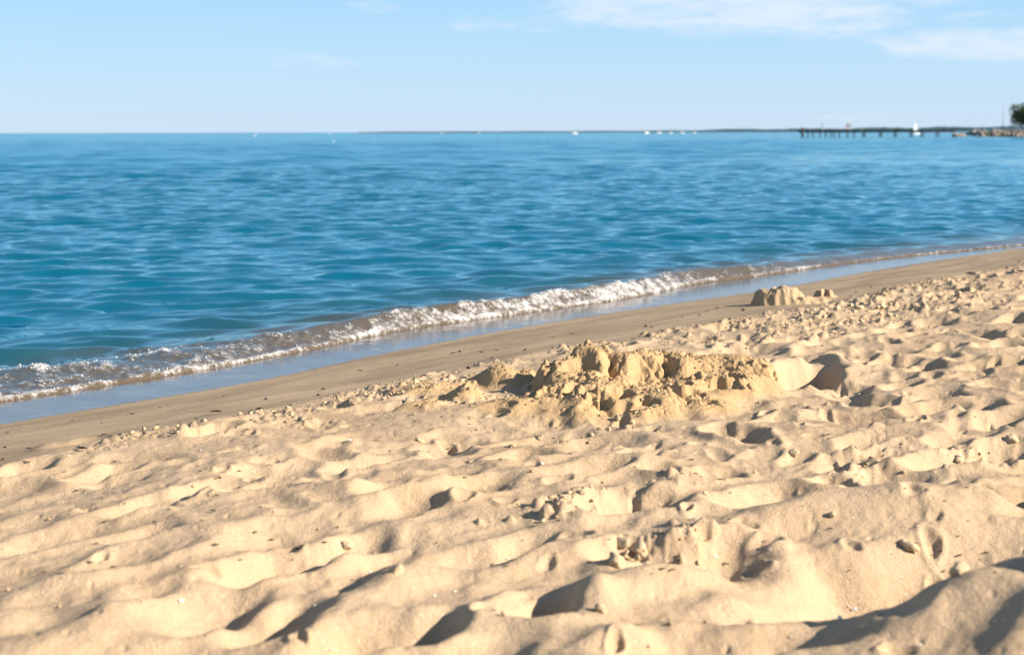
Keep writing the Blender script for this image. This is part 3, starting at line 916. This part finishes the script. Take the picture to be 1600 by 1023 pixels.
def shell(px, py, r, lab, grp=None, me=None):
    p = gz(px, py)
    o = place(me or SHELLS[rnd.randrange(5)], 'shell', p[0], p[1], r, .3, (rnd.uniform(-.5, .5), rnd.uniform(-.7, .3), rnd.uniform(0, 6.28)))
    return tag(o, lab, 'shell', grp)
for px, py, r, lab in ((547, 691, .014, 'white shell on the grey rim left of the centre foreground'),
                       (847, 727, .014, 'white shell in the shaded dent below the mound'), (736, 730, .011, 'white shell chip beside the leaning clod'),
                       (108, 715, .013, 'white shell on the shaded slope at far left'), (295, 648, .008, 'white shell resting high on the left berm'),
                       (793, 876, .009, 'larger white shell in the row of pale specks in the foreground'), (1335, 955, .012, 'bright white shell in the shadowed trough at lower right'),
                       (1312, 968, .012, 'cream shell lump left of the bright shell at lower right'), (517, 1019, .012, 'white shell at the bottom edge left of centre'),
                       (1018, 734, .010, 'flat white shell on sand right of centre'), (246, 820, .009, 'white shell alone on the smooth left slope'),
                       (283, 943, .011, 'pale round shell on the lower left slope'), (701, 983, .010, 'grey white shell in the hollow at the bottom'),
                       (1117, 873, .009, 'white shell inside the large foreground dent'), (1203, 862, .008, 'white shell right of the large foreground dent'),
                       (1500, 718, .016, 'flat white shell in the dark trough at far right'), (1433, 825, .009, 'white shell at the shadow edge on the right'),
                       (1434, 850, .011, 'white shell speck in the long right shadow'), (578, 897, .010, 'white shell beside the cracked chunk')):
    shell(px, py, r, lab)
shell(104, 898, .017, 'rust brown shell on the pale lower left sand', me=rust)
GS = 'white shell specks scattered over the dry sand'
for _ in range(120):
    px, py = rnd.uniform(0, 1600), rnd.uniform(640, 1015) if rnd.random() < .8 else rnd.uniform(560, 700)
    q = gpt(px, py)
    if float(nD(q @ ES)) - q @ EN < .25: continue
    shell(px, py, rnd.uniform(.0025, .0065), 'tiny white shell speck on the dry sand', GS)

def chip_mesh(seed):
    r = np.random.default_rng(seed); n = 7; k = 6; V = []
    for i in range(n):
        t = i / (n - 1); w = (.30 * math.sin(math.pi * min(max(t, .06), .94)) + .05) * r.uniform(.8, 1.2)
        for j in range(k):
            a = j / k * 6.283
            V.append((t * 2 - 1, w * math.cos(a) + .25 * math.sin(t * 3 + seed), w * .55 * math.sin(a) + .10 * math.sin(t * 2.4)))
    q = [(i * k + j, i * k + (j + 1) % k, (i + 1) * k + (j + 1) % k, (i + 1) * k + j) for i in range(n - 1) for j in range(k)]
    V = np.array(V); V = np.concatenate([V, V[:k].mean(0, keepdims=True), V[-k:].mean(0, keepdims=True)])
    tr = [((j + 1) % k, j, n * k) for j in range(k)] + [((n - 1) * k + j, (n - 1) * k + (j + 1) % k, n * k + 1) for j in range(k)]
    return mesh_np('driftwood_chip', V, np.array(q), np.array(tr))
CHIPS = [chip_mesh(i) for i in range(4)]
for c in CHIPS: c.materials.append(M_CHIP)
PEBS = [clod_mesh('pebble', 70 + i, 2, .2, .6) for i in range(3)]
for c in PEBS: c.materials.append(M_PEB)
def chip(px, py, r, lab, grp=None):
    p = gz(px, py)
    return tag(place(CHIPS[rnd.randrange(4)], 'driftwood_chip', p[0], p[1], r, .1, (rnd.uniform(-.2, .2), rnd.uniform(-.15, .15), rnd.uniform(-.6, .9))), lab, 'driftwood chip', grp)
chip(505, 611, .020, 'curved black driftwood chip standing on the left berm')
chip(337, 648, .030, 'long black driftwood piece where damp sand meets dry at left')
chip(130, 705, .024, 'dark driftwood splinter at the far left berm')
chip(1515, 432, .05, 'dark driftwood stick on the damp sand at far right')
chip(1595, 428, .04, 'dark driftwood piece at the right edge of the beach')
GC = 'dark chips washed up on the damp sand'
cnt = 0
while cnt < 70:
    px = rnd.uniform(0, 1600)
    y0 = np.interp(px, [0, 400, 800, 1200, 1600], [672, 606, 522, 462, 394]); y1 = np.interp(px, [0, 400, 800, 1200, 1600], [745, 665, 560, 500, 425])
    py = rnd.uniform(y0 + 4, y1)
    if 1170 < px < 1310 and py < 482: continue
    if rnd.random() < .55: chip(px, py, rnd.uniform(.006, .014) * (1 + px / 2400), 'small dark driftwood chip on the damp sand by the water', GC)
    else:
        p = gz(px, py)
        tag(place(PEBS[rnd.randrange(3)], 'pebble', p[0], p[1], rnd.uniform(.005, .011) * (1 + px / 2400), .2), 'small dark pebble on the damp sand by the water', 'pebble', 'dark pebbles on the damp sand')
    cnt += 1
for _ in range(110):
    px, py = rnd.uniform(0, 1600), rnd.uniform(640, 900)
    q = gpt(px, py)
    if float(nD(q @ ES)) - q @ EN < .2: continue
    chip(px, py, rnd.uniform(.004, .011), 'tiny dark plant chip on the dry sand', 'dark plant chips on the dry sand')

# ------------------------------------------------------------------ pier, breakwater, tree at right
M_PIER = plain('pier_wood', (.060, .045, .038), .85, .2, (1.5, .6))
M_ROCK = plain('breakwater_rock', (.31, .26, .22), .9, .2, (.8, .45), bump=.1)
M_LAND = plain('spit_ground', (.10, .10, .05), .95, .1, (.2, .7))
M_TRUNK = plain('tree_bark', (.07, .05, .035), .9, .1, (2, .6))
M_WHITE = plain('boat_white', (.62, .62, .61), .35, .5)
M_GLASS = plain('boat_window', (.03, .04, .05), .1, .6)
M_METAL = plain('pole_metal', (.25, .26, .28), .5, .5)

def box_mb(V, Q, c, d):
    b = len(V)
    for sx, sy, sz in ((-1, -1, -1), (1, -1, -1), (1, 1, -1), (-1, 1, -1), (-1, -1, 1), (1, -1, 1), (1, 1, 1), (-1, 1, 1)):
        V.append((c[0] + sx * d[0] / 2, c[1] + sy * d[1] / 2, c[2] + sz * d[2] / 2))
    for f in ((0, 3, 2, 1), (4, 5, 6, 7), (0, 1, 5, 4), (1, 2, 6, 5), (2, 3, 7, 6), (3, 0, 4, 7)): Q.append([b + i for i in f])
def boxes(name, lst, mat, parent=None, loc=None):
    V, Q = [], []
    for c, d in lst: box_mb(V, Q, c, d)
    me = mesh_np(name, np.array(V), np.array(Q), smooth=False)
    return link(name, me, mat, parent, loc)
def tube(name, p0, p1, r0, r1, mat, parent=None, k=10):
    p0, p1 = Vector(p0), Vector(p1); d = (p1 - p0); q = d.to_track_quat('Z', 'Y')
    V = []
    for t, r in ((0, r0), (.5, (r0 + r1) / 2), (1, r1)):
        for j in range(k):
            a = j / k * 6.283
            V.append(p0 + d * t + q @ Vector((r * math.cos(a), r * math.sin(a), 0)))
    Q = [(i * k + j, i * k + (j + 1) % k, (i + 1) * k + (j + 1) % k, (i + 1) * k + j) for i in range(2) for j in range(k)]
    V = [tuple(v) for v in V] + [tuple(p0), tuple(p1)]
    T = [((j + 1) % k, j, 3 * k) for j in range(k)] + [(2 * k + j, 2 * k + (j + 1) % k, 3 * k + 1) for j in range(k)]
    return link(name, mesh_np(name, np.array(V), np.array(Q), np.array(T)), mat, parent)

PD = 345.0
def far_x(px, D=PD): return at_y(px, 207, D)[0]
pier = bpy.data.objects.new('wooden_pier', None); COL.objects.link(pier)
xl, xr = far_x(1249), far_x(1492)
pier.location = (xl, PD, 0)
tag(pier, 'dark wooden pier on pilings reaching out from the rocky spit', 'pier')
Lp = xr - xl
npl = 60
V, Q = [], []
for i in range(npl): box_mb(V, Q, ((i + .5) * Lp / npl, 0, 1.62 + .01 * (i % 2)), (Lp / npl * .93, 2.6, .10))
o = link('deck', mesh_np('deck', np.array(V), np.array(Q), smooth=False), M_PIER, pier)
boxes('stringer', [((Lp / 2, y, 1.33), (Lp, .25, .46)) for y in (-1.0, 1.0)], M_PIER, pier)
for px in (1252, 1261, 1269, 1280, 1289, 1297, 1302, 1310, 1323, 1333, 1350, 1376, 1399, 1424, 1441, 1465):
    x = far_x(px) - xl
    w = .34 if px > 1255 else .65
    ht = 1.10 if px > 1255 else 2.3
    tube('piling', (x, -1.0 if px > 1255 else -1.55, -1.5), (x, -1.0 if px > 1255 else -1.55, ht), w / 2, w / 2 * .9, M_PIER, pier)
for px in (1350, 1376, 1399, 1424, 1441, 1465):
    tube('piling', (far_x(px) - xl, 1.0, -1.5), (far_x(px) - xl, 1.0, 1.10), .15, .14, M_PIER, pier)

# spit of land and its boulders
nx, ny = 60, 16
xs = np.linspace(far_x(1492), far_x(1492) + 160, nx); ys = np.linspace(PD - 4, PD + 80, ny)
XX, YY = np.meshgrid(xs, ys)
XX = XX + xs[0] * (YY / PD - 1) * 1.0
t = sstep(0, 12, XX - xs[0] * YY / PD) * sstep(0, 9, YY - ys[0]) * sstep(0, 12, ys[-1] - YY)
link('land_spit', mesh_np('land_spit', np.stack([XX, YY, -1 + 2.35 * t + .25 * np.sin(XX * .7) * np.sin(YY * .4) * t], -1).reshape(-1, 3), grid_quads(ny, nx)), M_LAND)['kind'] = 'structure'
ROCKS = [clod_mesh('boulder', 90 + i, 2, .30, .75) for i in range(6)]
for m_ in ROCKS: m_.materials.append(M_ROCK)
for i in range(64):
    px = rnd.uniform(1489, 1640); D = PD - rnd.uniform(1.0, 5.5)
    grow = min(1, (px - 1482) / 45)
    x = far_x(px, D)
    r = rnd.uniform(.40, .85)
    z = max(.05, (1.1 * grow * (1 - (PD - D - 1) / 5.5) + rnd.uniform(-.1, .35)))
    o = bpy.data.objects.new('boulder', ROCKS[i % 6]); COL.objects.link(o)
    o.location = (x, D, z); o.scale = (r * 1.25, r, r * .9); o.rotation_euler = (rnd.uniform(-.4, .4), rnd.uniform(-.4, .4), rnd.uniform(0, 6.28))
    tag(o, 'sunlit reddish boulder of the breakwater at the pier foot', 'boulder', 'boulders of the breakwater')

# leafy trees at the right edge
M_LEAF, t_, p_, o_ = new_mat('tree_leaves')
geo = t_.node('ShaderNodeNewGeometry')
cc = t_.mix(geo.outputs['Random Per Island'], c3(.035, .060, .022), c3(.085, .115, .035))
t_.l.new(cc, p_.inputs['Base Color']); p_.inputs['Roughness'].default_value = .7
def tree(px, D, base, height, rad, n, lab):
    x = far_x(px, D)
    root = bpy.data.objects.new('broadleaf_tree', None); COL.objects.link(root); root.location = (x, D, base)
    tag(root, lab, 'tree')
    tk = tube('trunk', (0, 0, -.3), (.1, 0, height * .62), .26, .12, M_TRUNK, root)
    for a in (0.4, 2.2, 3.9, 5.3):
        tube('limb', (.03, 0, height * .3), (math.cos(a) * rad * .6, math.sin(a) * rad * .6, height * .72), .10, .04, M_TRUNK, tk, 7)
    r = np.random.default_rng(int(px))
    cl = r.normal(size=(16, 3)); cl /= np.linalg.norm(cl, axis=1, keepdims=True)
    cl *= np.array([rad, rad, height * .40]) * r.uniform(.35, .85, (16, 1)); cl[:, 2] += height * .58
    k = r.integers(0, 16, n); d = r.normal(size=(n, 3)); d /= np.linalg.norm(d, axis=1, keepdims=True)
    c = cl[k] + d * (rad * .42 * r.uniform(.5, 1.05, (n, 1)))
    c = c[c[:, 2] > height * .08]; n = len(c)
    a, b = r.normal(size=(n, 3)), r.normal(size=(n, 3))
    a /= np.linalg.norm(a, axis=1, keepdims=True); b -= (b * a).sum(1, keepdims=True) * a; b /= np.linalg.norm(b, axis=1, keepdims=True)
    sz = r.uniform(.16, .34, (n, 1)); a *= sz; b *= sz * .7
    V = np.stack([c - a, c + b, c + a, c - b], 1).reshape(-1, 3)
    link('crown', mesh_np('crown', V, np.arange(4 * n).reshape(n, 4), smooth=False), M_LEAF, root)
tree(1603, PD + 22, 1.1, 7.4, 4.3, 4600, 'dark green broadleaf tree at the right edge beyond the breakwater')
tree(1650, PD + 30, 1.1, 8.4, 4.0, 2400, 'taller green tree standing right of the edge tree on the spit')
for px, top, lab in ((1568, 166, 'shorter thin grey pole left of the tree on the spit'), (1581, 150, 'taller thin grey pole beside the tree on the spit')):
    x, z = at_y(px, top, PD + 14)
    root = bpy.data.objects.new('metal_pole', None); COL.objects.link(root); root.location = (x, PD + 14, 0)
    tag(root, lab, 'pole')
    tube('pole_base', (0, 0, .9), (0, 0, 1.6), .22, .18, M_METAL, root); tube('pole_shaft', (0, 0, 1.6), (0, 0, z), .09, .06, M_METAL, root)

# people on the pier
def person(px, D, deck_z, lab, shirt, pose):
    x = far_x(px, D)
    me = bpy.data.meshes.new('person')
    a = pose
    J = [(0, 0, .95), (0, 0, 1.2), (0, 0, 1.42), (0, 0, 1.50), (0, 0, 1.62), (0, 0, 1.74),
         (-.10, 0, .88), (-.11, -.02 - a * .1, .48), (-.12, a * .12, .05), (-.12, -.14 + a * .12, .02),
         (.10, 0, .88), (.11, -.02 + a * .1, .48), (.12, -a * .12, .05), (.12, -.14 - a * .12, .02),
         (-.19, 0, 1.38), (-.24, .02, 1.10), (-.25, -.10 - a * .1, .86), (.19, 0, 1.38), (.24, .02, 1.10), (.25, -.12, .86)]
    E = [(0, 1), (1, 2), (2, 3), (3, 4), (4, 5), (0, 6), (6, 7), (7, 8), (8, 9), (0, 10), (10, 11), (11, 12), (12, 13), (2, 14), (14, 15), (15, 16), (2, 17), (17, 18), (18, 19)]
    rr = [.14, .13, .14, .055, .10, .07, .09, .062, .045, .04, .09, .062, .045, .04, .06, .045, .035, .06, .045, .035]
    me.from_pydata(J, E, [])
    o = link('person', me, shirt); o.location = (x, D, deck_z); o.rotation_euler = (0, 0, rnd.uniform(-.8, .8))
    md = o.modifiers.new('skin', 'SKIN')
    for i, v in enumerate(me.skin_vertices[0].data): v.radius = (rr[i], rr[i] * .85); v.use_root = (i == 0)
    o.modifiers.new('sub', 'SUBSURF').levels = 1
    o.modifiers['sub'].render_levels = 1
    me.materials.append(M_LEGS); me.materials.append(M_SKIN)
    tag(o, lab, 'person')
M_LEGS = plain('dark_trousers', (.05, .05, .07), .8); M_SKIN = plain('skin', (.45, .28, .2), .6)
M_TAN = plain('tan_cloth', (.50, .38, .26), .8); M_RED = plain('rose_cloth', (.45, .16, .12), .8); M_PALE = plain('pale_cloth', (.72, .70, .66), .8)
person(1285.5, PD, 1.68, 'person in pale clothes standing near the outer end of the pier', M_PALE, .3)
person(1323.5, PD - .5, 1.68, 'person in rose clothes standing on the pier', M_RED, -.3)
person(1328, PD + .4, 1.68, 'person in tan clothes behind the rose clad one on the pier', M_TAN, .2)

# ------------------------------------------------------------------ boats
def loft(name, secs, mat, parent):
    k = len(secs[0]); V = [p for s in secs for p in s]; n = len(secs)
    Q = [(i * k + j, i * k + j + 1, (i + 1) * k + j + 1, (i + 1) * k + j) for i in range(n - 1) for j in range(k - 1)]
    Q += [(i * k + k - 1, i * k, (i + 1) * k, (i + 1) * k + k - 1) for i in range(n - 1)]
    T = [(0, j + 1, j) for j in range(1, k - 1)] + [((n - 1) * k, (n - 1) * k + j, (n - 1) * k + j + 1) for j in range(1, k - 1)]
    return link(name, mesh_np(name, np.array(V), np.array(Q), np.array(T), smooth=False), mat, parent)
def hull_secs(Ln, Wd, Hh):
    S = []
    for t in (0, .15, .35, .55, .75, .9, 1.0):
        w = Wd / 2 * (1 - max(0, (t - .45) / .55) ** 2.2 * .97); z = Hh * (1 + .35 * t * t); x = (t - .5) * Ln
        S.append([(x, -w, z), (x, -w * .8, .1), (x, 0, -.25 * (1 - t)), (x, w * .8, .1), (x, w, z)])
    return S
def motorboat(px, D, Ln, lab, turn, tower=False):
    root = bpy.data.objects.new('motorboat', None); COL.objects.link(root)
    root.location = (far_x(px, D), D, 0); root.rotation_euler = (0, 0, turn)
    tag(root, lab, 'motorboat')
    Hh = Ln * .14
    loft('hull', hull_secs(Ln, Ln * .34, Hh), M_WHITE, root)
    c = Ln * .30
    cab = loft('cabin', [[(-c * .9, -Ln * .11, Hh), (-c * .8, -Ln * .09, Hh + Ln * .15), (-c * .8, Ln * .09, Hh + Ln * .15), (-c * .9, Ln * .11, Hh)],
                         [(c * .6, -Ln * .10, Hh * 1.1), (c * .25, -Ln * .08, Hh + Ln * .15), (c * .25, Ln * .08, Hh + Ln * .15), (c * .6, Ln * .10, Hh * 1.1)]], M_WHITE, root)
    boxes('window', [((-c * .25, 0, Hh + Ln * .085), (c * .7, Ln * .205, Ln * .05))], M_GLASS, cab)
    if tower:
        tube('mast', (-c * .2, 0, Hh + Ln * .15), (-c * .2, 0, Hh + Ln * .42), Ln * .012, Ln * .008, M_METAL, root)
    return root
motorboat(897, 900, 4.4, 'white motorboat alone on the horizon right of centre', .15)
motorboat(1010, 1000, 4.4, 'white motorboat with a mast, first of the cluster near the horizon', .5, True)
motorboat(1029, 1050, 4.2, 'second white motorboat of the horizon cluster, right of the masted one', .1)
motorboat(1048, 1150, 3.2, 'smallest white motorboat in the middle of the horizon cluster', .3)
motorboat(1065, 980, 4.0, 'widest white motorboat near the right end of the horizon cluster', -.1)
motorboat(1085, 1200, 3.2, 'white motorboat at the right end of the horizon cluster', .2)
motorboat(1348, 1500, 9.0, 'white motorboat seen just above the pier deck', .1)
motorboat(1370, 1700, 8.0, 'low white motorboat right of its fellow behind the pier', .0)
motorboat(398, 620, 1.5, 'tiny motorboat on the water at left', .2)
motorboat(515, 1300, 2.2, 'distant white motorboat left of the far shore tip', .2)
motorboat(690, 1500, 3.0, 'distant white motorboat before the left end of the far shore', .2)
motorboat(748, 1500, 3.0, 'faint long motorboat before the far shore', .0)
def buoy(px, py, lab):
    p = at_z(px, py, 0)
    root = bpy.data.objects.new('buoy', None); COL.objects.link(root); root.location = (p[0], p[1], 0); tag(root, lab, 'buoy')
    tube('buoy_float', (0, 0, -.3), (0, 0, .14), .10, .09, M_WHITE, root); tube('buoy_spar', (0, 0, .14), (0, 0, .32), .04, .03, M_WHITE, root)
buoy(521, 222, 'small white buoy floating below the left horizon')

# sailing dinghy behind the pier
D = 560
sb = bpy.data.objects.new('sailing_dinghy', None); COL.objects.link(sb); sb.location = (far_x(1432, D), D, 0); sb.rotation_euler = (0, 0, .35)
tag(sb, 'small dinghy with a full rounded white sail beyond the pier', 'sailboat')
loft('hull', hull_secs(3.2, 1.2, .45), M_WHITE, sb)
tube('mast', (.3, 0, .4), (.3, 0, 4.6), .05, .03, M_METAL, sb)
V = []
for i in range(9):
    t = i / 8
    w = 2.0 * (math.sin(math.pi * (0.22 + .74 * t)) ** .8)
    for j in range(6):
        u = j / 5
        V.append((.25 - u * w + .5 * (w / 2), .28 * math.sin(math.pi * u) * (1 - .4 * t), .75 + t * 3.75))
V = np.array(V); q = grid_quads(9, 6)
V2 = V + np.array([0, .02, 0]); sail = link('sail', mesh_np('sail', np.concatenate([V, V2]), np.concatenate([q, q[:, ::-1] + len(V)])), M_WHITE, sb)

# ------------------------------------------------------------------ far shore
M_FAR = plain('far_trees_hazed', (.040, .085, .105), .95, .1, (.02, .6))  # distance haze is put into the tree colour as a paler blue
fr = np.random.default_rng(4)
D = 2600.0
xa, xb = far_x(560, D), far_x(1700, D)
n = 420; xs = np.linspace(xa, xb, n)
pxs = np.linspace(560, 1700, n)
hh = np.interp(pxs, [560, 600, 800, 1000, 1080, 1130, 1200, 1300, 1400, 1700], [.2, 1.0, 1.2, 1.6, 2.0, 3.6, 3.8, 4.2, 5.5, 7.5])
hh = hh * (1 + .16 * np.sin(xs * .05) + .22 * fr.random(n)) + 1.0
V = []
for dy_, kz in ((-45, -.5), (-30, .0), (-22, .62), (-6, 1.0), (25, .85), (60, 0.)):
    off_ = fr.normal(0, 2, n)
    V.append(np.stack([xs, D + dy_ + off_, (kz * hh * (1 + .10 * fr.random(n))) if kz >= 0 else np.full(n, -2.)], -1))
me = mesh_np('far_treeline', np.concatenate(V), grid_quads(6, n), smooth=False)
tag(link('far_treeline', me, M_FAR), 'low dark line of trees along the far shore', 'trees', kind='stuff')
print('objects', len(SC.objects))
